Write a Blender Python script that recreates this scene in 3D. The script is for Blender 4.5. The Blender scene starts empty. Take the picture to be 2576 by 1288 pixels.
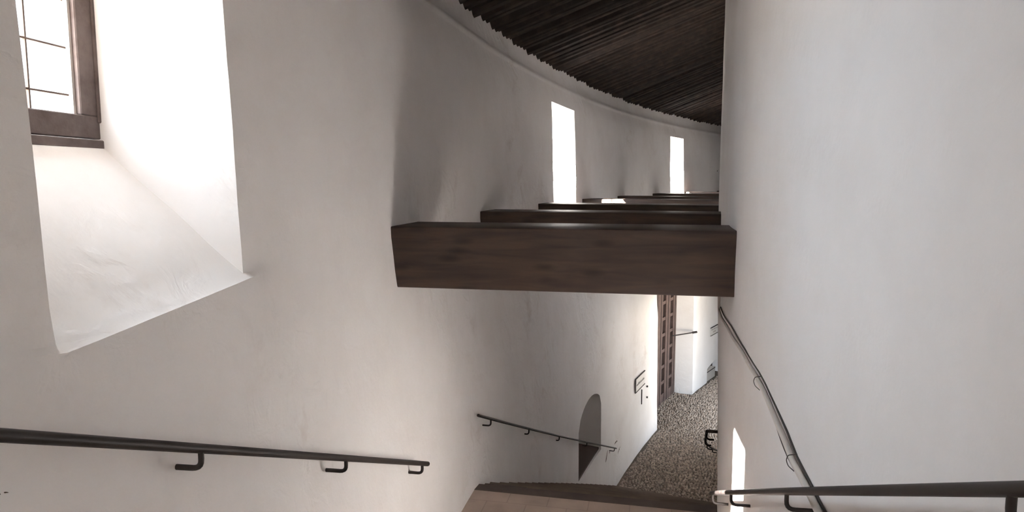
import bpy, bmesh, math, random
from mathutils import Vector, noise
random.seed(7)
sc = bpy.context.scene
C = sc.collection

# ------------------------------------------------------------------ camera, world, sun, exposure
E0 = 5.9                                   # eye height above the lowest floor
cam_d = bpy.data.cameras.new('camera'); cam = bpy.data.objects.new('camera', cam_d); C.objects.link(cam)
cam.location = (0, 0, E0)
cam.rotation_euler = (math.pi/2 - math.atan(189/1720), 0, 0)
cam_d.sensor_width = 36; cam_d.lens = 36*1720/2576; cam_d.clip_start = .02; cam_d.clip_end = 500
sc.camera = cam

w = bpy.data.worlds.new('world'); sc.world = w; w.use_nodes = True
bg = w.node_tree.nodes['Background']
bg.inputs['Color'].default_value = (.80, .90, 1.0, 1)
SUN_DIR = Vector((1, .54, -.84)).normalized()
def sky():
    # hazy white sky, brighter round the sun
    nt = w.node_tree; tc = nt.nodes.new('ShaderNodeTexCoord')
    d = nt.nodes.new('ShaderNodeVectorMath'); d.operation = 'DOT_PRODUCT'; d.inputs[1].default_value = -SUN_DIR
    nt.links.new(tc.outputs['Generated'], d.inputs[0])
    r = nt.nodes.new('ShaderNodeMapRange'); r.interpolation_type = 'SMOOTHSTEP'
    r.inputs['From Min'].default_value = .25; r.inputs['From Max'].default_value = 1; r.inputs['To Min'].default_value = SKY[0]; r.inputs['To Max'].default_value = SKY[1]
    nt.links.new(d.outputs['Value'], r.inputs['Value']); nt.links.new(r.outputs[0], bg.inputs['Strength'])
SKY = (1.0, 5.6); sky()
sd = bpy.data.lights.new('sun', 'SUN'); sd.energy = 44.0; sd.angle = math.radians(.6); sd.color = (1, .955, .905)
sun = bpy.data.objects.new('sun', sd); C.objects.link(sun)
sun.rotation_euler = SUN_DIR.to_track_quat('-Z', 'Y').to_euler()
sun.location = (-20, -15, 30)
sc.view_settings.view_transform = 'Standard'; sc.view_settings.look = 'None'
sc.view_settings.gamma = 1; sc.view_settings.use_curve_mapping = False
sc.view_settings.exposure = 2.25
cy = sc.cycles
cy.max_bounces = 14; cy.diffuse_bounces = 10; cy.glossy_bounces = 4; cy.transparent_max_bounces = 8
cy.sample_clamp_indirect = 6; cy.caustics_reflective = False; cy.caustics_refractive = False

# ------------------------------------------------------------------ ring corridor coordinates
OX, OY, RR, RI = 39.34, -3.01, 40.6, 38.55
SLOPE = .34
def ph(Y, r=RR): return math.asin((Y - OY)/r)
def P(phi, r, z): return Vector((OX - r*math.cos(phi), OY + r*math.sin(phi), z + E0))     # z is relative to the eye
PROF = [(-7, 40.5), (-5.9, 40.5), (-3.2, 40.53), (-2.6, 40.58), (-2, 40.64), (-.7, 40.79), (-.36, 40.83), (.7, 40.855), (1.14, 40.87), (1.38, 40.94), (1.46, 40.97), (1.52, 41.01), (2.2, 41.14)]
def RL(z):
    for (z0, r0), (z1, r1) in zip(PROF, PROF[1:]):
        if z <= z1: return r0 + (r1 - r0)*max(0, (z - z0)/(z1 - z0))
    return PROF[-1][1]
W_PHI = [ph(2.25, 40.84), ph(10.55, 40.85), ph(18.0, 40.85)]
def bump(z, phi):
    b = 0
    # rounded string line under the ceiling
    b -= .022*math.exp(-((z - 1.42)/.035)**2)
    # the wall below each window sill stands a little proud
    for wp in W_PHI:
        s = abs(phi - wp)*RR
        k = max(0, 1 - max(0, s - .46)/.28)
        zs = sill(phi)
        if z < zs-.005: b -= .032*k*max(0, 1 - (zs - z)/1.3)
    return b
def nz(p):
    return .014*noise.noise(p*.7) + .007*noise.noise(p*2.1 + Vector((9, 2, 4))) + .0022*noise.noise(p*7)
def WL(phi, z):
    r = RL(z); p = P(phi, r, z)
    return P(phi, r + bump(z, phi) + nz(p), z)
def rif(phi):
    t = max(0, min(1, (phi - ph(3.6, 38.6))/(ph(7.4, 38.6) - ph(3.6, 38.6)))); t = t*t*(3-2*t)
    return 38.655 + (38.535 - 38.655)*t
def rwl(phi, z): p = WL(phi, z); return math.hypot(p.x-OX, p.y-OY)
def WR(phi, z):
    p = P(phi, RI, z)
    t = max(0, min(1, (-z - .6)/3)); tf = max(0, min(1, (phi-ph(4.2, 38.6))/(ph(7.0, 38.6)-ph(4.2, 38.6))))
    r = rif(phi) - .029*max(0, min(5, -z-.3))*tf
    return P(phi, r + .6*nz(p + Vector((30, 0, 0))), z)

# ------------------------------------------------------------------ materials
def mat(name, col, rough=.8, metal=0, bumps=(), var=None, spec=.3):
    m = bpy.data.materials.new(name); m.use_nodes = True
    nt = m.node_tree; N = nt.nodes; L = nt.links; b = N['Principled BSDF']
    b.inputs['Base Color'].default_value = (*col, 1); b.inputs['Roughness'].default_value = rough
    b.inputs['Metallic'].default_value = metal; b.inputs['Specular IOR Level'].default_value = spec
    tc = N.new('ShaderNodeTexCoord')
    if var:
        col2, scale, lo, hi = var[:4]
        mp = N.new('ShaderNodeMapping'); L.new(tc.outputs['Object'], mp.inputs[0])
        if len(var) > 4: mp.inputs['Scale'].default_value = var[4]
        n = N.new('ShaderNodeTexNoise'); n.inputs['Scale'].default_value = scale; n.inputs['Detail'].default_value = 6; n.inputs['Roughness'].default_value = .6
        L.new(mp.outputs[0], n.inputs['Vector'])
        r = N.new('ShaderNodeValToRGB'); r.color_ramp.elements[0].position = lo; r.color_ramp.elements[1].position = hi
        r.color_ramp.elements[0].color = (*col, 1); r.color_ramp.elements[1].color = (*col2, 1)
        L.new(n.outputs['Fac'], r.inputs[0]); L.new(r.outputs[0], b.inputs['Base Color'])
    prev = None
    for (scale, strength, dist) in bumps:
        n = N.new('ShaderNodeTexNoise'); n.inputs['Scale'].default_value = scale; n.inputs['Detail'].default_value = 5
        L.new(tc.outputs['Object'], n.inputs['Vector'])
        bp = N.new('ShaderNodeBump'); bp.inputs['Strength'].default_value = strength; bp.inputs['Distance'].default_value = dist
        L.new(n.outputs['Fac'], bp.inputs['Height'])
        if prev: L.new(prev.outputs[0], bp.inputs['Normal'])
        prev = bp
    if prev: L.new(prev.outputs[0], b.inputs['Normal'])
    m['tc'] = 1
    return m

def plaster(name, flaky, stain):
    m = mat(name, (.855, .84, .835), .92, 0, [(3, .35, .025), (13, .14, .012), (60, .14, .004)], ((.79, .765, .75), 1.3, .42, .75), .1)
    nt = m.node_tree; N = nt.nodes; L = nt.links; b = N['Principled BSDF']
    tc = next(n for n in N if n.type == 'TEX_COORD')
    # patches of old lumpy plaster, where a larger noise allows them
    mask = N.new('ShaderNodeTexNoise'); mask.inputs['Scale'].default_value = .55; mask.inputs['Detail'].default_value = 2
    L.new(tc.outputs['Object'], mask.inputs['Vector'])
    mr = N.new('ShaderNodeMapRange'); mr.inputs['From Min'].default_value = .5; mr.inputs['From Max'].default_value = .62
    L.new(mask.outputs['Fac'], mr.inputs['Value'])
    lump = N.new('ShaderNodeTexNoise'); lump.inputs['Scale'].default_value = 5; lump.inputs['Detail'].default_value = 8; lump.inputs['Distortion'].default_value = 1.2
    L.new(tc.outputs['Object'], lump.inputs['Vector'])
    rmp = N.new('ShaderNodeValToRGB'); rmp.color_ramp.elements[0].position = .46; rmp.color_ramp.elements[1].position = .56
    L.new(lump.outputs['Fac'], rmp.inputs[0])
    mul = N.new('ShaderNodeMath'); mul.operation = 'MULTIPLY'; L.new(rmp.outputs[0], mul.inputs[0]); L.new(mr.outputs[0], mul.inputs[1])
    bp = N.new('ShaderNodeBump'); bp.inputs['Strength'].default_value = flaky; bp.inputs['Distance'].default_value = .012
    L.new(mul.outputs[0], bp.inputs['Height'])
    st = N.new('ShaderNodeTexNoise'); st.inputs['Scale'].default_value = 2.6; st.inputs['Detail'].default_value = 9; st.inputs['Roughness'].default_value = .68; st.inputs['Distortion'].default_value = .4
    mp = N.new('ShaderNodeMapping'); mp.inputs['Location'].default_value = (3.1, 7.7, 1.3); L.new(tc.outputs['Object'], mp.inputs[0]); L.new(mp.outputs[0], st.inputs['Vector'])
    sm = N.new('ShaderNodeMapRange'); sm.inputs['From Min'].default_value = .54; sm.inputs['From Max'].default_value = .74; sm.inputs['To Max'].default_value = stain
    L.new(st.outputs['Fac'], sm.inputs['Value'])
    mx = N.new('ShaderNodeMix'); mx.data_type = 'RGBA'; mx.inputs[7].default_value = (.50, .42, .36, 1)
    m2 = N.new('ShaderNodeMath'); m2.operation = 'MULTIPLY'; L.new(sm.outputs[0], m2.inputs[0]); L.new(mr.outputs[0], m2.inputs[1])
    L.new(m2.outputs[0], mx.inputs[0]); L.new(b.inputs['Base Color'].links[0].from_socket, mx.inputs[6]); L.new(mx.outputs[2], b.inputs['Base Color'])
    old = b.inputs['Normal'].links[0].from_socket
    L.new(old, bp.inputs['Normal']); L.new(bp.outputs[0], b.inputs['Normal'])
    return m
M = {}
M['plaster'] = plaster('old white plaster', .3, .42)
M['plaster_smooth'] = plaster('smooth white plaster', .05, .05)
M['beam'] = mat('dark stained beam', (.050, .034, .029), .55, 0, [(30, .1, .003)], ((.085, .058, .043), 2.2, .35, .75, (1, 1, 1)), .35)
M['joist'] = mat('blackened ceiling poles', (.036, .027, .024), .6, 0, [(25, .3, .006)], ((.085, .055, .045), 6, .45, .8), .3)
M['iron'] = mat('dark brown iron', (.030, .024, .022), .5, 0, [(50, .1, .002)])
M['frame'] = mat('weathered window timber', (.16, .125, .115), .75, 0, [(14, .5, .01)], ((.09, .065, .058), 9, .4, .7))
M['sash'] = mat('pale sash paint', (.62, .59, .56), .6)
M['bar'] = mat('thin glazing bars', (.13, .09, .07), .6)
M['door'] = mat('reddish brown door timber', (.135, .095, .086), .7, 0, [(18, .2, .005)], ((.085, .058, .052), 7, .35, .7))
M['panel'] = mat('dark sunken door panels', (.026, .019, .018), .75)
M['tile'] = mat('brown floor tile', (.36, .27, .215), .8)
M['mortar'] = mat('dusty step stone', (.20, .155, .125), .85, 0, [(12, .3, .008)], ((.14, .105, .085), 5, .4, .7))
M['nosing'] = mat('dark step edge', (.13, .10, .085), .75, 0, [(9, .4, .01)], ((.085, .065, .058), 4, .4, .7))
M['bed'] = mat('earth between cobbles', (.14, .115, .095), .95, 0, [(30, .5, .01)])
M['cobble'] = mat('pale river cobbles', (.47, .39, .325), .75, 0, [(30, .2, .004)], ((.28, .225, .185), 9, .4, .62))
M['conduit'] = mat('pale grey cable trunking', (.66, .62, .57), .6)
M['cable'] = mat('dark cable', (.06, .055, .05), .6)
M['white'] = mat('white sign board', (.72, .70, .67), .5)
M['ink'] = mat('dark sign edge', (.05, .042, .038), .6)
M['lettering'] = mat('grey lettering', (.22, .20, .19), .6)
M['hatch'] = mat('dark hatch timber', (.07, .048, .04), .7)
M['chip'] = mat('bare render in a chip', (.13, .10, .08), .95, 0, [(40, .5, .005)])
M['box'] = mat('pale grey box board', (.50, .47, .44), .6)
M['ground'] = mat('sandy outdoor ground', (.45, .40, .34), .95)
def glass():
    m = bpy.data.materials.new('thin window glass'); m.use_nodes = True
    nt = m.node_tree; nt.nodes.clear()
    o = nt.nodes.new('ShaderNodeOutputMaterial'); t = nt.nodes.new('ShaderNodeBsdfTransparent'); g = nt.nodes.new('ShaderNodeBsdfGlossy')
    g.inputs['Roughness'].default_value = .02
    mx = nt.nodes.new('ShaderNodeMixShader'); mx.inputs[0].default_value = .05
    nt.links.new(t.outputs[0], mx.inputs[1]); nt.links.new(g.outputs[0], mx.inputs[2]); nt.links.new(mx.outputs[0], o.inputs[0])
    return m
M['glass'] = glass()
# tile joints on the landing: polar bricks made from the position
def tile_nodes():
    m = M['tile']; N = m.node_tree.nodes; L = m.node_tree.links; b = N['Principled BSDF']
    tc = next(n for n in N if n.type == 'TEX_COORD')
    mp = N.new('ShaderNodeMapping'); mp.inputs['Rotation'].default_value = (0, 0, math.radians(12)); L.new(tc.outputs['Object'], mp.inputs[0])
    br = N.new('ShaderNodeTexBrick'); br.inputs['Scale'].default_value = 1
    br.inputs['Brick Width'].default_value = .33; br.inputs['Row Height'].default_value = .29; br.inputs['Mortar Size'].default_value = .004
    br.inputs['Color1'].default_value = (.64, .51, .425, 1); br.inputs['Color2'].default_value = (.60, .475, .395, 1); br.inputs['Mortar'].default_value = (.50, .395, .33, 1)
    L.new(mp.outputs[0], br.inputs['Vector'])
    n = N.new('ShaderNodeTexNoise'); n.inputs['Scale'].default_value = 4; n.inputs['Detail'].default_value = 6; L.new(tc.outputs['Object'], n.inputs['Vector'])
    mx = N.new('ShaderNodeMix'); mx.data_type = 'RGBA'; mx.blend_type = 'MULTIPLY'; mx.inputs[0].default_value = .5
    L.new(br.outputs['Color'], mx.inputs[6]); L.new(n.outputs['Fac'], mx.inputs[7]); L.new(mx.outputs[2], b.inputs['Base Color'])
    bp = N.new('ShaderNodeBump'); bp.inputs['Strength'].default_value = .3; bp.inputs['Distance'].default_value = .004; bp.invert = True
    L.new(br.outputs['Fac'], bp.inputs['Height']); L.new(bp.outputs[0], b.inputs['Normal'])
tile_nodes()
# long grain on the beams
def grain(m, c1, c2, knots):
    N = m.node_tree.nodes; L = m.node_tree.links; b = N['Principled BSDF']
    tc = next(n for n in N if n.type == 'TEX_COORD')
    mp = N.new('ShaderNodeMapping'); mp.inputs['Scale'].default_value = (1.2, 9, 11); L.new(tc.outputs['Object'], mp.inputs[0])
    n = N.new('ShaderNodeTexNoise'); n.inputs['Scale'].default_value = 1.6; n.inputs['Detail'].default_value = 7; n.inputs['Distortion'].default_value = .6; L.new(mp.outputs[0], n.inputs['Vector'])
    r = N.new('ShaderNodeValToRGB'); r.color_ramp.elements[0].position = .3; r.color_ramp.elements[1].position = .72
    r.color_ramp.elements[0].color = (*c1, 1); r.color_ramp.elements[1].color = (*c2, 1); L.new(n.outputs['Fac'], r.inputs[0])
    mp2 = N.new('ShaderNodeMapping'); mp2.inputs['Scale'].default_value = (2.2, 4, 7); L.new(tc.outputs['Object'], mp2.inputs[0])
    v = N.new('ShaderNodeTexVoronoi'); v.inputs['Scale'].default_value = 1.1; L.new(mp2.outputs[0], v.inputs['Vector'])
    k = N.new('ShaderNodeMapRange'); k.inputs['From Min'].default_value = .06; k.inputs['From Max'].default_value = .24; k.inputs['To Min'].default_value = knots; L.new(v.outputs['Distance'], k.inputs['Value'])
    mx = N.new('ShaderNodeMix'); mx.data_type = 'RGBA'; mx.blend_type = 'MULTIPLY'; mx.inputs[0].default_value = 1
    L.new(r.outputs[0], mx.inputs[6]); L.new(k.outputs[0], mx.inputs[7]); L.new(mx.outputs[2], b.inputs['Base Color'])
grain(M['beam'], (.042, .028, .025), (.088, .058, .042), .45)

# ------------------------------------------------------------------ helpers
def obj(name, bm, m, parent=None, smooth=None, loc=None):
    bmesh.ops.recalc_face_normals(bm, faces=bm.faces[:])
    if smooth is not None:
        for f in bm.faces: f.smooth = True
        for e in bm.edges:
            if len(e.link_faces) == 2 and e.calc_face_angle(0) > math.radians(smooth): e.smooth = False
    me = bpy.data.meshes.new(name); 
    if loc is not None:
        for v in bm.verts: v.co -= Vector(loc)
    bm.to_mesh(me); bm.free()
    o = bpy.data.objects.new(name, me); C.objects.link(o)
    for mm in (m if isinstance(m, (list, tuple)) else [m]): me.materials.append(mm)
    if loc is not None and parent is None: o.location = loc
    if parent is not None: o.parent = parent
    return o
def struct(o): o['kind'] = 'structure'; return o
def tag(o, label, cat, group=None):
    o['label'] = label; o['category'] = cat
    if 'kind' not in o: o['kind'] = 'thing'
    if group: o['group'] = group
    return o
def thing(name, label, cat, loc, group=None):
    o = bpy.data.objects.new(name, None); C.objects.link(o); o.location = loc; o.empty_display_size = .1
    return tag(o, label, cat, group)
def part(name, bm, m, parent, smooth=None):
    """geometry is given in world space; the part keeps the parent's frame"""
    return obj(name, bm, m, parent, smooth, loc=parent.location)
def quad(bm, vs):
    try: return bm.faces.new(vs)
    except ValueError: return None
def box8(bm, c, mi=0):
    """c: 8 corners, bottom four then top four, same order"""
    v = [bm.verts.new(p) for p in c]
    for f in ((0, 1, 2, 3), (4, 5, 6, 7), (0, 1, 5, 4), (1, 2, 6, 5), (2, 3, 7, 6), (3, 0, 4, 7)):
        fc = bm.faces.new([v[i] for i in f]); fc.material_index = mi
    return v
def obox(bm, o, ax, ay, az, mi=0):
    """box from corner o and three edge vectors"""
    return box8(bm, [o, o+ax, o+ax+ay, o+ay, o+az, o+ax+az, o+ax+ay+az, o+ay+az], mi)
def bevel(bm, off, seg=1):
    bmesh.ops.bevel(bm, geom=bm.edges[:], offset=off, segments=seg, affect='EDGES', profile=.5)
def tube(bm, pts, r, n=10, caps=True, flat=None, taper=None):
    rings = []; r_0 = r
    for i, p in enumerate(pts):
        if taper: r = r_0 + (taper-r_0)*min(1, 1.6*i/(len(pts)-1))
        t = (pts[min(i+1, len(pts)-1)] - pts[max(i-1, 0)]).normalized()
        if i == 0: a = t.cross(Vector((0, 0, 1)) if abs(t.z) < .9 else Vector((1, 0, 0))).normalized()
        else: a = (a - t*a.dot(t)).normalized()
        b = a.cross(t)
        rings.append([bm.verts.new(p + (a*math.cos(q)*(flat or 1) + b*math.sin(q))*r) for q in (2*math.pi*k/n for k in range(n))])
    for A, B in zip(rings, rings[1:]):
        for k in range(n): bm.faces.new([A[k], A[(k+1) % n], B[(k+1) % n], B[k]])
    if caps: bm.faces.new(rings[0]); bm.faces.new(rings[-1])
def fillet(pts, r, n=5):
    out = [pts[0]]
    for a, b, c in zip(pts, pts[1:], pts[2:]):
        u = (a-b).normalized(); v = (c-b).normalized()
        p0 = b+u*r; p1 = b+v*r
        for i in range(n+1):
            t = i/n; out.append(p0*(1-t)**2 + b*2*t*(1-t) + p1*t*t)
    out.append(pts[-1]); return out
def spread(keys, step):
    """(values, index of key interval for each cell)"""
    vals = [keys[0]]; iv = []
    for i, (a, b) in enumerate(zip(keys, keys[1:])):
        n = max(1, round((b-a)/step))
        for k in range(1, n+1): vals.append(a+(b-a)*k/n); iv.append(i)
    return vals, iv

# ------------------------------------------------------------------ outer (left) wall with its openings
PH0, PH1 = ph(-8.0), ph(28)
WIN = []                                           # inner opening edges (phi0, phi1)
for yc0, yc1, r in ((1.76, 2.73, 40.84), (9.88, 11.16, 40.85), (17.52, 18.50, 40.85)):
    WIN.append((ph(yc0, r), ph(yc1, r)))
NI = (ph(10.2, 40.52), ph(11.65, 40.52))           # arched niche by the lower stair
DO = (ph(15.78, 40.52), ph(18.477, 40.5))          # entrance doorway
NF = (ph(19.60, 40.5), ph(20.75, 40.5))            # little arched niche past the door
Z_SILL, Z_HEAD = -.37, 1.12
def sill(f):
    a, b = WIN[0]; e = .5/RR
    if f < a: return Z_SILL + (-.43-Z_SILL)*max(0, 1-(a-f)/e)
    if f > b: return Z_SILL
    return -.43 + (Z_SILL+.43)*(f-a)/(b-a)
def arch(phi, rng, spring, rise, point=False):
    t = (phi - rng[0])/(rng[1]-rng[0])
    if t <= 0 or t >= 1: return spring
    if point: return spring + rise*(1 - abs(2*t-1))**.75
    return spring + rise*math.sqrt(max(0, 1-(2*t-1)**2))
ZK = [lambda f: -6.2, lambda f: -5.97, lambda f: arch(f, NF, -5.50, .13, True), lambda f: -4.72, lambda f: arch(f, NI, -3.88, .33),
      lambda f: -2.4, lambda f: sill(f)-.018, lambda f: sill(f), lambda f: Z_HEAD, lambda f: 1.36, lambda f: 1.50, lambda f: 2.05]
ZN = [1, 4, 8, 9, 15, 20, 1, 16, 3, 6, 5]
# lower door head interval is 1..4 (z -5.9 .. -2.4)
keys = sorted([PH0, PH1] + [x for r in WIN for x in r] + list(NI) + list(DO) + list(NF))
pv, pi_ = [], []
pv, pi_ = [keys[0]], []
for i, (a, b) in enumerate(zip(keys, keys[1:])):
    mid = (a+b)/2; small = any(abs(mid-(r[0]+r[1])/2) < 1e-6 for r in (NI, NF))
    n = max(1, round((b-a)*RR/(.05 if small else .11)))
    for k in range(1, n+1): pv.append(a+(b-a)*k/n); pi_.append(i)
def inside(phi, rng): return rng[0]-1e-9 <= phi <= rng[1]+1e-9
bm = bmesh.new()
def zrow(f):
    out = []
    for i, n in enumerate(ZN):
        a, b = ZK[i](f), ZK[i+1](f)
        for k in range(n): out.append((a+(b-a)*k/n))
    out.append(ZK[-1](f)); return out
ziv = [i for i, n in enumerate(ZN) for k in range(n)]
grid = []
for f in pv: grid.append([bm.verts.new(WL(f, z)) for z in zrow(f)])
def hole(f, k):
    for r in WIN:
        if inside(f, r) and k == 7: return True
    if inside(f, NI) and k == 3: return True
    if inside(f, DO) and k in (1, 2, 3, 4): return True
    if inside(f, NF) and k == 1: return True
    return False
for i in range(len(pv)-1):
    fm = (pv[i]+pv[i+1])/2
    for j, k in enumerate(ziv):
        if hole(fm, k): continue
        bm.faces.new([grid[i][j], grid[i+1][j], grid[i+1][j+1], grid[i][j+1]])
# reveals: the border of each hole is lofted outwards
def border(rng, k0, k1):
    ii = [i for i, f in enumerate(pv) if inside(f, rng)]
    jj = [j for j in range(len(ziv)+1) if sum(ZN[:k0]) <= j <= sum(ZN[:k1])]
    loop = [(i, jj[0]) for i in ii] + [(ii[-1], j) for j in jj[1:]] + [(i, jj[-1]) for i in reversed(ii[:-1])] + [(ii[0], j) for j in reversed(jj[1:-1])]
    return loop, ii, jj
def loft(loop, fn, n, back=None, skip=None, amp=.004):
    prev = [grid[i][j] for i, j in loop]
    for s in range(1, n+1):
        cur = []
        for i, j in loop:
            a = grid[i][j].co; b = fn(i, j); p = a.lerp(b, s/n)
            if s < n: p = p + Vector((1, 1, 1))*amp*noise.noise(p*4)
            cur.append(bm.verts.new(p))
        for a in range(len(loop)):
            c = (a+1) % len(loop)
            bm.faces.new([prev[a], prev[c], cur[c], cur[a]])
        prev = cur
    if back: bm.faces.new(prev)
    return prev
R_OUT = 41.44; OXY = Vector((OX, OY, 0))
WZ = (.13, 1.12)
WO = []
for n_, r in enumerate(WIN):
    loop, ii, jj = border(r, 7, 8)
    f0, f1 = r[0], r[1]
    g0, g1 = f0 - .02/RR, f1 - .125/RR
    WO.append((g0, g1))
    def fn(i, j):
        t = (pv[i]-f0)/(f1-f0); z = zrow(pv[i])[j]; u = (z-sill(pv[i]))/(Z_HEAD-sill(pv[i]))
        return P(g0+(g1-g0)*t, R_OUT-.125, WZ[0]+(WZ[1]-WZ[0])*u)
    rim = loft(loop, fn, 8)
    out = [bm.verts.new(OXY + (v.co-OXY)*1.0 + (Vector((v.co.x, v.co.y, 0))-OXY).normalized()*.125) for v in rim]
    for a in range(len(rim)):
        c = (a+1) % len(rim); bm.faces.new([rim[a], rim[c], out[c], out[a]])
loop, ii, jj = border(NI, 3, 4)
loft(loop, lambda i, j: P(pv[i], 41.06, zrow(pv[i])[j]), 6, back=True)
loop, ii, jj = border(NF, 1, 2)
loft(loop, lambda i, j: P(pv[i], 40.98, zrow(pv[i])[j]), 5, back=True)
d0, d1 = DO[0], ph(18.621, 41.01)
loop, ii, jj = border(DO, 1, 5)
loft(loop, lambda i, j: P(d0+(d1-d0)*(pv[i]-DO[0])/(DO[1]-DO[0]), 41.16, zrow(pv[i])[j]), 6)
# outer face of the wall
R_FACE = R_OUT
kz = [-6.2, -5.97, -2.4, WZ[0], WZ[1], 2.3]
kp = sorted([PH0, PH1] + [x for r in WO for x in r] + [d0, d1])
po, _ = spread(kp, .02)
vo = {}
def ov(f, z):
    q = (round(f, 7), round(z, 4))
    if q not in vo: vo[q] = bm.verts.new(P(f, R_FACE, z))
    return vo[q]
for a, b in zip(po, po[1:]):
    for z0, z1 in zip(kz, kz[1:]):
        m_ = (a+b)/2
        if any(inside(m_, r) for r in WO) and z0 == WZ[0]: continue
        if inside(m_, (d0, d1)) and z0 == -5.97: continue
        bm.faces.new([ov(a, z0), ov(b, z0), ov(b, z1), ov(a, z1)])
wall_left = struct(obj('wall_left', bm, M['plaster'], None, 38))

# ------------------------------------------------------------------ inner (right) wall, with the courtyard archway out of sight
RO_IN = 38.0
CO = (ph(15.6, 40.5), ph(18.5, 40.5))
CB = (ph(-7.0, 40.5), ph(-3.4, 40.5))               # unseen opening added behind the viewer to light the left wall
bm = bmesh.new()
rk = sorted([PH0, PH1, *CO, *CB]); rv, _ = spread(rk, .11/RI)
rz, _ = spread([-6.2, -5.9, -3.0, -1.4, 1.2, 2.95], .12)
g = [[bm.verts.new(WR(f, z)) for z in rz] for f in rv]
h = [[bm.verts.new(P(f, RO_IN, z)) for z in rz] for f in rv]
OPEN = [(CO, (-5.9, -3.0)), (CB, (-1.4, 1.2))]
for i in range(len(rv)-1):
    for j in range(len(rz)-1):
        m_ = (rv[i]+rv[i+1])/2; zm = (rz[j]+rz[j+1])/2
        if any(inside(m_, a) and b[0] < zm < b[1] for a, b in OPEN): continue
        bm.faces.new([g[i][j], g[i+1][j], g[i+1][j+1], g[i][j+1]])
        bm.faces.new([h[i][j], h[i+1][j], h[i+1][j+1], h[i][j+1]])
for rng, zr in OPEN:
    ia = [i for i, f in enumerate(rv) if inside(f, rng)]; ja = [j for j, z in enumerate(rz) if zr[0]-.01 < z < zr[1]+.01]
    for a, b in zip(ia, ia[1:]):
        for j in (ja[0], ja[-1]): bm.faces.new([g[a][j], g[b][j], h[b][j], h[a][j]])
    for a, b in zip(ja, ja[1:]):
        for i in (ia[0], ia[-1]): bm.faces.new([g[i][a], g[i][b], h[i][b], h[i][a]])
wall_right = struct(obj('wall_right', bm, M['plaster_smooth'], None, 38))

# end walls of the modelled stretch, both closed
def endwall(nm, f, sgn, holes):
    bm = bmesh.new(); a, b = f, f + sgn*.3/RR
    for (r0, r1, z0, z1) in holes:
        box8(bm, [P(a, r0, z0), P(a, r1, z0), P(b, r1, z0), P(b, r0, z0), P(a, r0, z1), P(a, r1, z1), P(b, r1, z1), P(b, r0, z1)])
    struct(obj(nm, bm, M['plaster_smooth']))
endwall('wall_front', PH0, -1, [(37.8, 41.6, -6.2, 3.2)])
endwall('wall_back', PH1, 1, [(37.8, 41.6, -6.2, 3.2)])

# ------------------------------------------------------------------ ceiling of close-set dark poles
bm = bmesh.new()
f = PH0
def zc_(r): return 1.81 + SLOPE*(41.1-r)        # the roof rises towards the inner wall
while f < PH1:
    wd = random.uniform(.125, .185); dp = random.uniform(.11, .15); zz = random.uniform(-.018, .018)
    a, b = f, f + wd/RR; m_ = f + wd*random.uniform(.36, .64)/RR
    # irregular, roughly three-sided pole from wall to wall
    prof = [(a, .05), (a+.10*(b-a), .0), (m_-.18*(b-a), -dp*.86), (m_, -dp), (m_+.16*(b-a), -dp*.88), (b-.08*(b-a), .0), (b, .05)]
    tw = random.uniform(-.25, .25)*wd/RR
    A = [bm.verts.new(P(q, 41.25, zc_(41.25)+zz+z_)) for q, z_ in prof]
    B = [bm.verts.new(P(q+tw, 38.30, zc_(38.30)+zz+z_+random.uniform(-.006, .006))) for q, z_ in prof]
    for k in range(len(prof)-1): bm.faces.new([A[k], A[k+1], B[k+1], B[k]])
    bm.faces.new(A); bm.faces.new(B)
    f = b
# boarding above the poles
n = 60
for k in range(n):
    a = PH0+(PH1-PH0)*k/n; b = PH0+(PH1-PH0)*(k+1)/n
    za, zb = zc_(37.8)+.1, zc_(41.5)+.1
    box8(bm, [P(a, 37.8, za), P(a, 41.5, zb), P(b, 41.5, zb), P(b, 37.8, za), P(a, 37.8, za+.4), P(a, 41.5, zb+.4), P(b, 41.5, zb+.4), P(b, 37.8, za+.4)])
ceiling = struct(obj('ceiling', bm, M['joist']))

# ------------------------------------------------------------------ floors and stairs
Z_TOP, Z_LAND, Z_FL = -1.4, -2.62, -5.9
def slab(bm, f0, f1, z, zb, mi=0, r0=38.3, r1=40.9, step=.3):
    n = max(1, round((f1-f0)*RR/step))
    for k in range(n):
        a = f0+(f1-f0)*k/n; b = f0+(f1-f0)*(k+1)/n
        box8(bm, [P(a, r0, zb), P(a, r1, zb), P(b, r1, zb), P(b, r0, zb), P(a, r0, z), P(a, r1, z), P(b, r1, z), P(b, r0, z)], mi)
bm = bmesh.new()
fA, fB, fC, fD, fE = PH0, ph(1.9), ph(4.75), ph(5.74), ph(12.5)
slab(bm, fA, fB, Z_TOP, Z_TOP-.3)
n = 8
for k in range(n):
    a = fB+(fC-fB)*k/n; b = fB+(fC-fB)*(k+1)/n
    slab(bm, a, b, Z_TOP-(k+1)*(Z_TOP-Z_LAND)/(n+1), Z_LAND-.5)
slab(bm, fC, fD-.16/RR, Z_LAND, Z_LAND-.5)
upper = struct(obj('floor_landing', bm, M['tile']))
# stone nosing of the landing and lower flight
bm = bmesh.new()
n = 22
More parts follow.
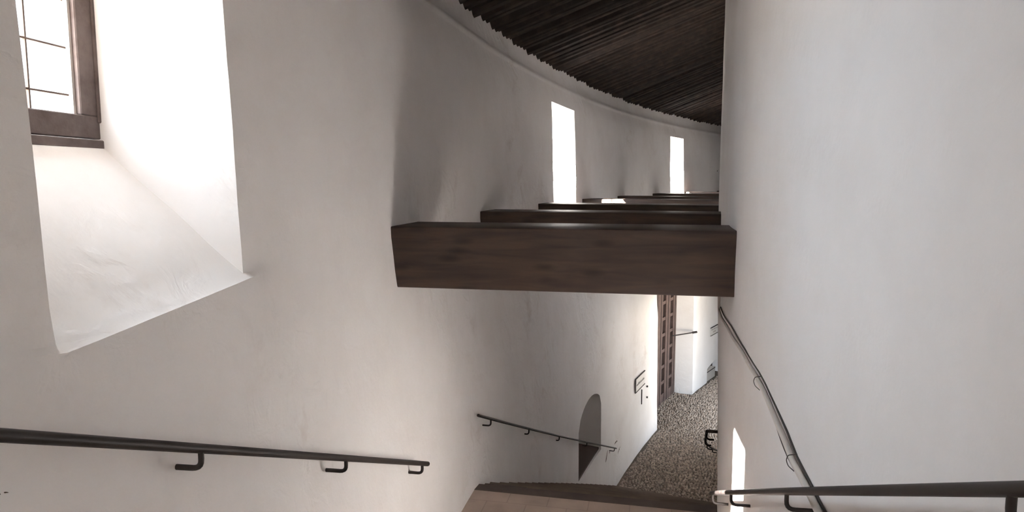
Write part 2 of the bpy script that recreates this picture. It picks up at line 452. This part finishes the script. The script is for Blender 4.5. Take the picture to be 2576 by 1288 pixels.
# hand-worn edge stones
a = fD-.16/RR
for k in range(7):
    r0 = 40.9-(40.9-38.3)*k/7; r1 = 40.9-(40.9-38.3)*(k+1)/7
    e = random.uniform(-.012, .012)/RR
    box8(bm, [P(a, r0, Z_LAND-.3), P(a, r1, Z_LAND-.3), P(fD+e, r1, Z_LAND-.3), P(fD+e, r0, Z_LAND-.3), P(a, r0, Z_LAND+.002), P(a, r1, Z_LAND+.002), P(fD+e, r1, Z_LAND-.012), P(fD+e, r0, Z_LAND-.012)], 1)
for k in range(n):
    a = fD+(fE-fD)*k/n; b = fD+(fE-fD)*(k+1)/n
    z = Z_LAND-(k+1)*(Z_LAND-Z_FL)/(n+1)
    box8(bm, [P(a, 38.3, Z_FL-.2), P(a, 40.9, Z_FL-.2), P(b, 40.9, Z_FL-.2), P(b, 38.3, Z_FL-.2), P(a, 38.3, z), P(a, 40.9, z), P(b, 40.9, z), P(b, 38.3, z)], 0)
struct(obj('floor_stairs', bm, [M['mortar'], M['nosing']]))
# cobbled floor: bed plus real stones
bm = bmesh.new()
slab(bm, fD, PH1, Z_FL-.01, Z_FL-.3, 0, 37.4, 41.3, .6)
struct(obj('floor', bm, M['bed']))
bm = bmesh.new()
def stone(p, ax, a, b, hgt):
    ay = Vector((-ax.y, ax.x, 0)); top = bm.verts.new(p+Vector((0, 0, hgt)))
    r1, r2 = [], []
    n = 7; off = random.random()*6
    for k in range(n):
        q = 2*math.pi*k/n+off; s = random.uniform(.86, 1.08)
        d = ax*math.cos(q)*a*s + ay*math.sin(q)*b*s
        r1.append(bm.verts.new(p+d+Vector((0, 0, -.015)))); r2.append(bm.verts.new(p+d*.72+Vector((0, 0, hgt*.72))))
    for k in range(n):
        c = (k+1) % n
        bm.faces.new([r1[k], r1[c], r2[c], r2[k]]); bm.faces.new([r2[k], r2[c], top])
f = fE + .03/RR
while f < ph(22.5):
    r = 38.62
    dphi = .062/RR
    while r < 41.1:
        if r < RL(-5.9)-.05 or DO[0]+.06/RR < f < DO[1]-.1/RR:
            p = P(f+random.uniform(-.018, .018)/RR, r+random.uniform(-.015, .015), Z_FL-.008)
            q = random.uniform(0, math.pi); ax = Vector((math.cos(q), math.sin(q), 0))
            stone(p, ax, random.uniform(.029, .045), random.uniform(.019, .028), random.uniform(.014, .032))
        r += random.uniform(.05, .068)
    f += dphi
st = obj('cobblestones', bm, M['cobble'], None, 60)
st['kind'] = 'stuff'; tag(st, 'pale rounded cobblestones paving the lower passage floor', 'cobblestones')

# ------------------------------------------------------------------ windows
def window(idx, g0, g1):
    root = struct(bpy.data.objects.new('window_%d' % idx, None)); C.objects.link(root)
    root.location = P((g0+g1)/2, R_OUT-.06, WZ[0])
    f0, f1 = g0 - .01/RR, g1 + .01/RR; z0, z1 = WZ[0]-.01, WZ[1]+.01
    r0, r1 = R_OUT-.12, R_OUT-.088
    def rb(bm, a, b, za, zb, ra, rb_):
        box8(bm, [P(a, ra, za), P(a, rb_, za), P(b, rb_, za), P(b, ra, za), P(a, ra, zb), P(a, rb_, zb), P(b, rb_, zb), P(b, ra, zb)])
    bm = bmesh.new(); t = .098/RR
    rb(bm, f0, f1, z0, z0+.035, r0-.012, r1); rb(bm, f0, f1, z0+.038, z0+.125, r0, r1); rb(bm, f0, f1, z1-.09, z1, r0, r1)
    rb(bm, f0, f0+t, z0+.125, z1-.09, r0, r1); rb(bm, f1-t, f1, z0+.125, z1-.09, r0, r1)
    rb(bm, f1-t*.22, f1+.006/RR, z0+.1, z1-.06, r0-.008, r1)
    bevel(bm, .004)
    part('window_frame', bm, M['frame'], root)
    bm = bmesh.new()                                # narrow pale sash inside the frame
    rb(bm, f1-t-.012/RR, f1-t+.01/RR, z0+.12, z1-.085, r1-.012, r1+.01); rb(bm, f0+t-.01/RR, f0+t+.012/RR, z0+.12, z1-.085, r1-.012, r1+.01)
    part('window_sash', bm, M['sash'], root)
    bm = bmesh.new()
    for k in range(1, 4):
        q = f1-t-.185*k/RR
        if q < f0+t: break
        rb(bm, q-.0035/RR, q+.0035/RR, z0+.1, z1-.05, r1+.004, r1+.014)
    zb = z0 + .125
    for z in (zb+.07, zb+.24, zb+.41, zb+.58):
        if z < z1-.1: rb(bm, f0+t*.5, f1-t*.5, z-.0035, z+.0035, r1+.005, r1+.015)
    part('window_bars', bm, M['bar'], root)
    bm = bmesh.new(); rr = r1+.02
    bm.faces.new([bm.verts.new(P(q, rr, z)) for q, z in ((f0+.02/RR, z0+.05), (f1-.02/RR, z0+.05), (f1-.02/RR, z1-.05), (f0+.02/RR, z1-.05))])
    part('window_pane', bm, M['glass'], root)
for k, (a, b) in enumerate(WO): window(k+1, a, b)

# ------------------------------------------------------------------ beams spanning the corridor
BY = [(4.487, 'nearest and thickest looking dark beam crossing the corridor'),
      (6.718, 'second dark beam, just behind the nearest beam'),
      (9.087, 'third dark beam from the front, just before the tall lit window slit'),
      (11.50, 'fourth dark beam, with a sunlit spot on top, just past the larger window slit'),
      (13.75, 'fifth dark beam, roughly midway between the two lit window slits'),
      (16.21, 'sixth dark beam, ending just left of the small far window slit'),
      (18.53, 'seventh dark beam, ending just right of the small far window slit'),
      (20.85, 'farthest dark beam, a short sliver against the right wall')]
for k, (y, lab) in enumerate(BY):
    f = ph(y, 40.79); mid = P(f, 39.7, -.5); rad = (P(f, 40.79, 0)-P(f, 38.6, 0)).normalized()
    bm = bmesh.new()
    u0 = P(f, 38.50, 0); tang = Vector((rad.y, -rad.x, 0))
    if tang.y < 0: tang = -tang
    zz = random.uniform(-.004, .004) if k else 0
    L_ = 41.0-38.50
    # along the beam in steps so that it is not dead straight
    for s in range(1):
        o = Vector((u0.x, u0.y, E0-.703+zz)); obox(bm, o, rad*L_, tang*.57, Vector((0, 0, .404)))
    bevel(bm, .012, 2)
    # local frame: x along the beam
    ang = math.atan2(-rad.y, -rad.x)
    for v in bm.verts:
        v.co = v.co-mid; v.co = Vector((v.co.x*math.cos(-ang)-v.co.y*math.sin(-ang), v.co.x*math.sin(-ang)+v.co.y*math.cos(-ang), v.co.z))
    o = obj('wooden_beam', bm, M['beam'], None, 40)
    o.location = mid; o.rotation_euler = (0, 0, ang)
    tag(o, lab, 'beam', 'dark beams spanning the corridor')

# ------------------------------------------------------------------ handrails
def handrail(label, wall, pts, brackets, rad, side, drop=.058, off=.095, ret=False):
    """pts: (phi, z) along the rail; side +1 = outer wall, -1 = inner wall"""
    def pos(phi, z, o=off):
        r = (rwl(phi, z)-o) if side > 0 else rif(phi)+o
        return P(phi, r, z)
    a, b = pts[0], pts[-1]
    n = 40
    ends = [pos(*a), pos(*b)]
    ra, rb_ = [math.hypot(p.x-OX, p.y-OY) for p in ends]
    if side > 0: ra, rb_ = RL(a[1])-off, RL(b[1])-off
    def onrail(t):
        f = a[0]+(b[0]-a[0])*t; return P(f, ra+(rb_-ra)*t if side > 0 else rif(f)+off, a[1]+(b[1]-a[1])*t)
    line = [onrail(i/n) for i in range(n+1)]
    if ret: line = fillet([P(a[0], rif(a[0])-.03, a[1]), line[0], line[3]], .025) + line[4:]
    root = thing('handrail', label, 'handrail', line[n//2], 'iron wall handrails')
    bm = bmesh.new(); tube(bm, line, rad, 12)
    part('rail', bm, M['iron'], root, 50)
    for q in brackets:
        t = (q-a[0])/(b[0]-a[0]); z = a[1]+(b[1]-a[1])*t
        top = onrail(t)+Vector((0, 0, -rad*.5))
        p1 = top+Vector((0, 0, -drop))
        foot = P(q, (rwl(q, z-drop)+.006) if side > 0 else rif(q)-.006, z-drop)
        foot.z = p1.z
        br = bmesh.new(); tube(br, fillet([top, p1, foot], .03), rad*.62, 8)
        bo = part('bracket', br, M['iron'], root, 50)
        pl = bmesh.new(); d = (foot-p1).normalized()
        tube(pl, [foot-d*.022, foot-d*.012], rad*1.0, 10)
        part('wall_plate', pl, M['iron'], bo, 50).location = -bo.location
    return root
def lin(y, pts):
    (y0, z0), (y1, z1) = pts; return z0+(z1-z0)*(y-y0)/(y1-y0)
rr_ = 40.62
pu = ((1.45, -.564), (4.32, -1.845))
handrail('dark iron handrail on the left wall below the large window', 'l', [(ph(-.4, rr_), lin(-.4, pu)), (ph(4.33, rr_), lin(4.33, pu))],
         [ph(y, rr_) for y in (1.0, 2.09, 3.16, 4.23)], .0155, 1)
rr_ = 40.48
pl_ = ((5.35, -1.874), (12.48, -5.024))
handrail('thin dark iron handrail on the left wall beside the small arched niche', 'l', [(ph(5.58, rr_), -1.97), (ph(12.36, rr_), -4.98)],
         [ph(y, rr_) for y in (5.97, 7.40, 8.86, 10.44, 12.24)], .0125, 1)
rr_ = 38.75
pr_ = ((1.053, -.497), (4.076, -1.935))
handrail('nearest dark iron handrail along the right wall at the bottom edge', 'r', [(ph(-.6, rr_), lin(-.6, pr_)), (ph(4.10, rr_), lin(4.10, pr_))],
         [ph(y, rr_) for y in (-.1, 1.05, 2.26, 3.30, 4.04)], .0128, -1)
handrail('black handrail end curving out from behind the right wall by the cobbles', 'r', [(ph(5.95, rr_), -2.23), (ph(12.0, rr_), -4.88)],
         [ph(y, rr_) for y in (6.2, 7.7, 9.2, 10.7, 11.9)], .0145, -1, off=.062, ret=True)

# ------------------------------------------------------------------ cable trunking on the right wall
root = thing('cable_trunking', 'pale cable trunking sloping along the right wall above the handrail', 'cable trunking', P(ph(3, RI), RI, -1.2))
path = [(-.6, -1.30), (1.2, -1.19), (2.15, -1.087), (2.29, -1.068), (2.45, -1.05), (2.6, -1.013), (2.77, -.985), (3.0, -.945), (3.16, -.927), (3.55, -.913), (4.14, -.919), (4.7, -.955), (5.14, -.985)]
pp = []
for (y0, z0), (y1, z1) in zip(path, path[1:]):
    for k in range(5):
        t = k/5; pp.append((y0+(y1-y0)*t, z0+(z1-z0)*t))
pp.append(path[-1])
bm = bmesh.new()
pts = [P(ph(y, RI), rif(ph(y, RI))+.018, z+.003*math.sin(y*9)) for y, z in pp]
pts = pts[:-1] + fillet([pts[-2], pts[-1], P(ph(5.22, RI), rif(ph(5.22, RI))+.018, -.69)], .05)[1:]
tube(bm, pts, .0165, 8, taper=.0095)
part('trunking', bm, M['conduit'], root, 50)
bm = bmesh.new()
pts = [P(ph(y, RI), rif(ph(y, RI))+.006, z+.023+.004*math.sin(y*5)) for y, z in pp]
tube(bm, pts, .005, 6); part('cable', bm, M['cable'], root, 50)
bm = bmesh.new()
pts = [P(ph(2.3+.62*t, RI), rif(ph(2.6, RI))+.008, -1.085+.125*t-.045*math.sin(math.pi*t)) for t in (k/12 for k in range(13))]
tube(bm, pts, .005, 6); part('cable', bm, M['cable'], root, 50)
for y in (2.46, 3.1):
    z = next(z0+(z1-z0)*(y-y0)/(y1-y0) for (y0, z0), (y1, z1) in zip(path, path[1:]) if y0 <= y <= y1)
    bm = bmesh.new(); c = ph(y, RI)
    rc = rif(c); tube(bm, fillet([P(c, rc+.0, z+.026), P(c, rc+.036, z+.02), P(c, rc+.042, z), P(c, rc+.034, z-.022), P(c, rc+.012, z-.042)], .007, 3), .0018, 6)
    part('clip', bm, M['cable'], root, 50)

# ------------------------------------------------------------------ entrance door in the doorway
root = struct(bpy.data.objects.new('door_1', None)); C.objects.link(root)
q0, q1 = P(d0-.05/RR, 41.03, -5.88), P(d1+.05/RR, 41.03, -5.88)
root.location = (q0+q1)/2
ex = (q1-q0); W_ = ex.length; ex.normalize(); en = Vector((ex.y, -ex.x, 0))      # en points into the corridor
if en.x < 0: en = -en
ez = Vector((0, 0, 1)); H_ = 3.5
ncol = 2; half = W_/2
for leaf in range(2):
    o = q0 + ex*half*leaf
    bm = bmesh.new()
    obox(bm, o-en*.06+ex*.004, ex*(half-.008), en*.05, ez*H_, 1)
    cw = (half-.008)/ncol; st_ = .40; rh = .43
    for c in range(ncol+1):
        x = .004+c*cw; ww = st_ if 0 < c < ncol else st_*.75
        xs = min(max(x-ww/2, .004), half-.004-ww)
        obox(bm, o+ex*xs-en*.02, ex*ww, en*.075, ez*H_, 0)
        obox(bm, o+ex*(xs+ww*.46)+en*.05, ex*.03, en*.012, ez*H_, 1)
    for k in range(9):
        z = 0 if k == 0 else .18+k*rh-rh*.0-.1
        hh = .24 if k == 0 else .085
        if z+hh > H_: break
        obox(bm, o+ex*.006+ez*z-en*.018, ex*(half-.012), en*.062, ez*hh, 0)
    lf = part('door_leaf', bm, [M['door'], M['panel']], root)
    bm = bmesh.new()
    for c in range(1, ncol+1):
        for k in range(1, 8):
            z = .18+k*rh-.06; p = o+ex*min(.004+c*cw, half-.05)+ez*z+en*.05
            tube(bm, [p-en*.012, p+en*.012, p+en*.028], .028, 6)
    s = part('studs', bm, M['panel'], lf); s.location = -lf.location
# drawn-out draw bar holding the door to the wall corner
bm = bmesh.new()
a = q0+ex*(W_-.50)+en*.09+ez*1.70; b = P(ph(18.34, 40.4), 40.42, -4.11)
tube(bm, [a, a.lerp(b, .5), b], .017, 8); tube(bm, [b-(b-a).normalized()*.10, b+(b-a).normalized()*.03], .03, 8)
br = obj('door_bar', bm, M['iron'], None, 50, loc=a)
tag(br, 'thin iron bar reaching from the coffered door to the bright wall corner', 'door bar')

# ------------------------------------------------------------------ signs on the left wall
def sign(name, label, y0, y1, z0, z1, rows, fr=('l', 't', 'b')):
    f0, f1 = ph(y0, 40.5), ph(y1, 40.5); r = min((WL(f, z)-Vector((OX, OY, E0+z))).length for f in (f0, f1) for z in (z0, z1)) 
    A = P(f0, r-.003, z0); B = P(f1, r-.003, z0); u = B-A; Lw = u.length; u.normalize(); nn = Vector((u.y, -u.x, 0))
    if nn.x < 0: nn = -nn
    root = thing(name, label, 'sign', A.lerp(B, .5))
    bm = bmesh.new(); obox(bm, A, u*Lw, nn*.014, ez*(z1-z0)); part('board', bm, M['white'], root)
    bm = bmesh.new(); t = .015; Hh = z1-z0
    obox(bm, A+nn*.002, u*Lw, nn*.022, ez*t); obox(bm, A+nn*.002+ez*(Hh-t), u*Lw, nn*.022, ez*t)
    if 'l' in fr: obox(bm, A+nn*.002, u*.022, nn*.022, ez*Hh)
    part('edging', bm, M['ink'], root)
    for (v, x0, x1, hh) in rows:
        bm = bmesh.new(); obox(bm, A+u*x0*Lw+nn*.014+ez*(v*Hh), u*(x1-x0)*Lw, nn*.0025, ez*.004)
        x = x0*Lw
        while x < x1*Lw:
            ww = random.choice((.010, .014, .020)); k = random.choice((0, 1, 2))
            o = A+u*x+nn*.014+ez*(v*Hh)
            hq = hh*random.uniform(.55, 1); obox(bm, o, u*.005, nn*.003, ez*hq)
            if k: obox(bm, o, u*ww, nn*.003, ez*.008)
            if k == 2: obox(bm, o+ez*(hq-.008), u*ww, nn*.003, ez*.008)
            x += ww+.012
        bmesh.ops.remove_doubles(bm, verts=bm.verts[:], dist=1e-5)
        part('lettering', bm, M['lettering'], root)
sign('wall_sign', 'dark edged white sign on the left wall before the doorway', 14.02, 14.72, -4.46, -4.15, [(.42, .12, .92, .05)])
sign('wall_sign', 'small white sign high on the far wall past the door', 19.75, 20.35, -4.55, -4.30, [(.66, .08, .95, .03), (.30, .3, .6, .05)], ())
def onwall(y, z, r=40.5):
    f = ph(y, r); return WL(f, z), f
p, f = onwall(14.54, -4.70)
bm = bmesh.new(); tt = (P(f+.001, 40.5, 0)-P(f, 40.5, 0)).normalized(); nn = Vector((tt.y, -tt.x, 0))
obox(bm, p-tt*.012-nn*.01-ez*.165, tt*.024, nn*.028, ez*.33)
tag(obj('metal_strip', bm, M['ink'], None, None, loc=p), 'narrow dark upright strip on the wall under the sign before the doorway', 'metal strip')
for z, lab in ((-4.58, 'upper of two dark pegs beside the upright strip'), (-4.83, 'lower of two dark pegs beside the upright strip')):
    p, f = onwall(14.92, z); bm = bmesh.new()
    tube(bm, [p-nn*.02, p+nn*.025, p+nn*.03], .022, 8)
    tag(obj('wall_peg', bm, M['ink'], None, 50, loc=p), lab, 'peg', 'pegs under the sign')

# ------------------------------------------------------------------ what stands in the niches
bm = bmesh.new(); a, b = NI[0]+.004/RR, NI[1]-.004/RR
n = 6
for k in range(n):
    s0 = a+(b-a)*k/n; s1 = a+(b-a)*(k+1)/n
    box8(bm, [P(s0, 40.55, -4.725), P(s0, 41.055, -4.725), P(s1, 41.055, -4.725), P(s1, 40.55, -4.725), P(s0, 40.55, -4.685), P(s0, 41.055, -4.66), P(s1, 41.055, -4.66), P(s1, 40.55, -4.685)])
bmesh.ops.remove_doubles(bm, verts=bm.verts[:], dist=1e-4)
struct(obj('trim_1', bm, M['hatch']))
a, b = NF[0]+.02/RR, NF[1]-.60/RR
root = thing('niche_cabinet', 'small pale gabled box in the arched recess at the far end', 'cabinet', P((a+b)/2, 40.75, -5.9))
def gable(bm, a, b, ra, rb, base, sh, ap):
    m_ = (a+b)/2; pf = [(a, base), (b, base), (b, sh), (m_, ap), (a, sh)]
    A = [bm.verts.new(P(q, ra, z)) for q, z in pf]; B = [bm.verts.new(P(q, rb, z)) for q, z in pf]
    bm.faces.new(A); bm.faces.new(B)
    for k in range(5): bm.faces.new([A[k], A[(k+1) % 5], B[(k+1) % 5], B[k]])
bm = bmesh.new(); gable(bm, a, b, 40.53, 40.80, -5.9, -5.60, -5.50)
part('cabinet_body', bm, M['box'], root)
bm = bmesh.new(); box8(bm, [P(a, 40.522, -5.635), P(a, 40.54, -5.635), P(b, 40.54, -5.635), P(b, 40.522, -5.635), P(a, 40.522, -5.61), P(a, 40.54, -5.61), P(b, 40.54, -5.61), P(b, 40.522, -5.61)])
part('cross_band', bm, M['ink'], root)
bm = bmesh.new(); gable(bm, NF[0]+.01/RR, NF[1]-.01/RR, 40.82, 40.86, -5.9, -5.51, -5.39)
part('dark_backing', bm, M['hatch'], root)

# ------------------------------------------------------------------ chips and scratches in the plaster, parts of the wall
def chip(pts, wid, wallf=WL):
    """a shallow ragged gouge drawn along (phi, z) points"""
    bm = bmesh.new(); n = len(pts); up = []; dn = []
    for k, (f, z) in enumerate(pts):
        w_ = wid*(.25+.75*math.sin(math.pi*(k+.5)/n))*random.uniform(.7, 1.2)
        c = wallf(f, z); nrm = (Vector((OX, OY, c.z))-c).normalized()
        t = (wallf(*pts[min(k+1, n-1)])-wallf(*pts[max(k-1, 0)])).normalized(); s = t.cross(nrm).normalized()
        up.append((bm.verts.new(c+s*w_+nrm*.0005), bm.verts.new(c+nrm*.003), bm.verts.new(c-s*w_+nrm*.0005)))
    for A, B in zip(up, up[1:]):
        bm.faces.new([A[0], A[1], B[1], B[0]]); bm.faces.new([A[1], A[2], B[2], B[1]])
    return obj('plaster_chip', bm, M['chip'], wall_left)
def seg(y0, z0, y1, z1, r, n=6, j=.012): return [(ph(y0+(y1-y0)*k/n, r), z0+(z1-z0)*k/n+random.uniform(-j, j)) for k in range(n+1)]
chip(seg(1.492, -.683, 1.503, -.722, 40.68, 5, .001), .0022); chip(seg(1.512, -.722, 1.522, -.727, 40.68, 4, .001), .0018)
chip(seg(2.775, -1.143, 2.795, -1.142, 40.68, 4, .001), .003)
chip(seg(11.98, -5.10, 12.13, -4.95, 40.5), .03); chip(seg(12.25, -5.05, 12.28, -5.0, 40.5), .02); chip(seg(12.6, -5.0, 12.8, -5.02, 40.5), .016); chip(seg(12.85, -5.28, 13.0, -5.22, 40.5), .016)

# ------------------------------------------------------------------ unseen overhang added outside to hold back light at the windows
bm = bmesh.new(); n = 50
for k in range(n):
    a = PH0+(PH1-PH0)*k/n; b = PH0+(PH1-PH0)*(k+1)/n
    box8(bm, [P(a, 41.4, 2.05), P(a, R_OUT+.35, 2.0), P(b, R_OUT+.35, 2.0), P(b, 41.4, 2.05), P(a, 41.4, 2.25), P(a, R_OUT+.35, 2.1), P(b, R_OUT+.35, 2.1), P(b, 41.4, 2.25)])
struct(obj('added_eave', bm, M['frame']))

# unseen pier added outside the first window to keep sun off its reveal
bm = bmesh.new(); bmesh.ops.create_cube(bm, size=1)
for v in bm.verts: v.co = Vector((-4.5 + v.co.x*.34, .99 + v.co.y*.34, E0 - 1.0 + v.co.z*10.6))
bevel(bm, .02)
struct(obj('sun_block_pier', bm, M['plaster_smooth']))

# ------------------------------------------------------------------ outdoor ground
bm = bmesh.new(); bmesh.ops.create_circle(bm, cap_ends=True, segments=64, radius=160)
for v in bm.verts: v.co += Vector((OX, OY, E0-6.35))
struct(obj('ground', bm, M['ground']))
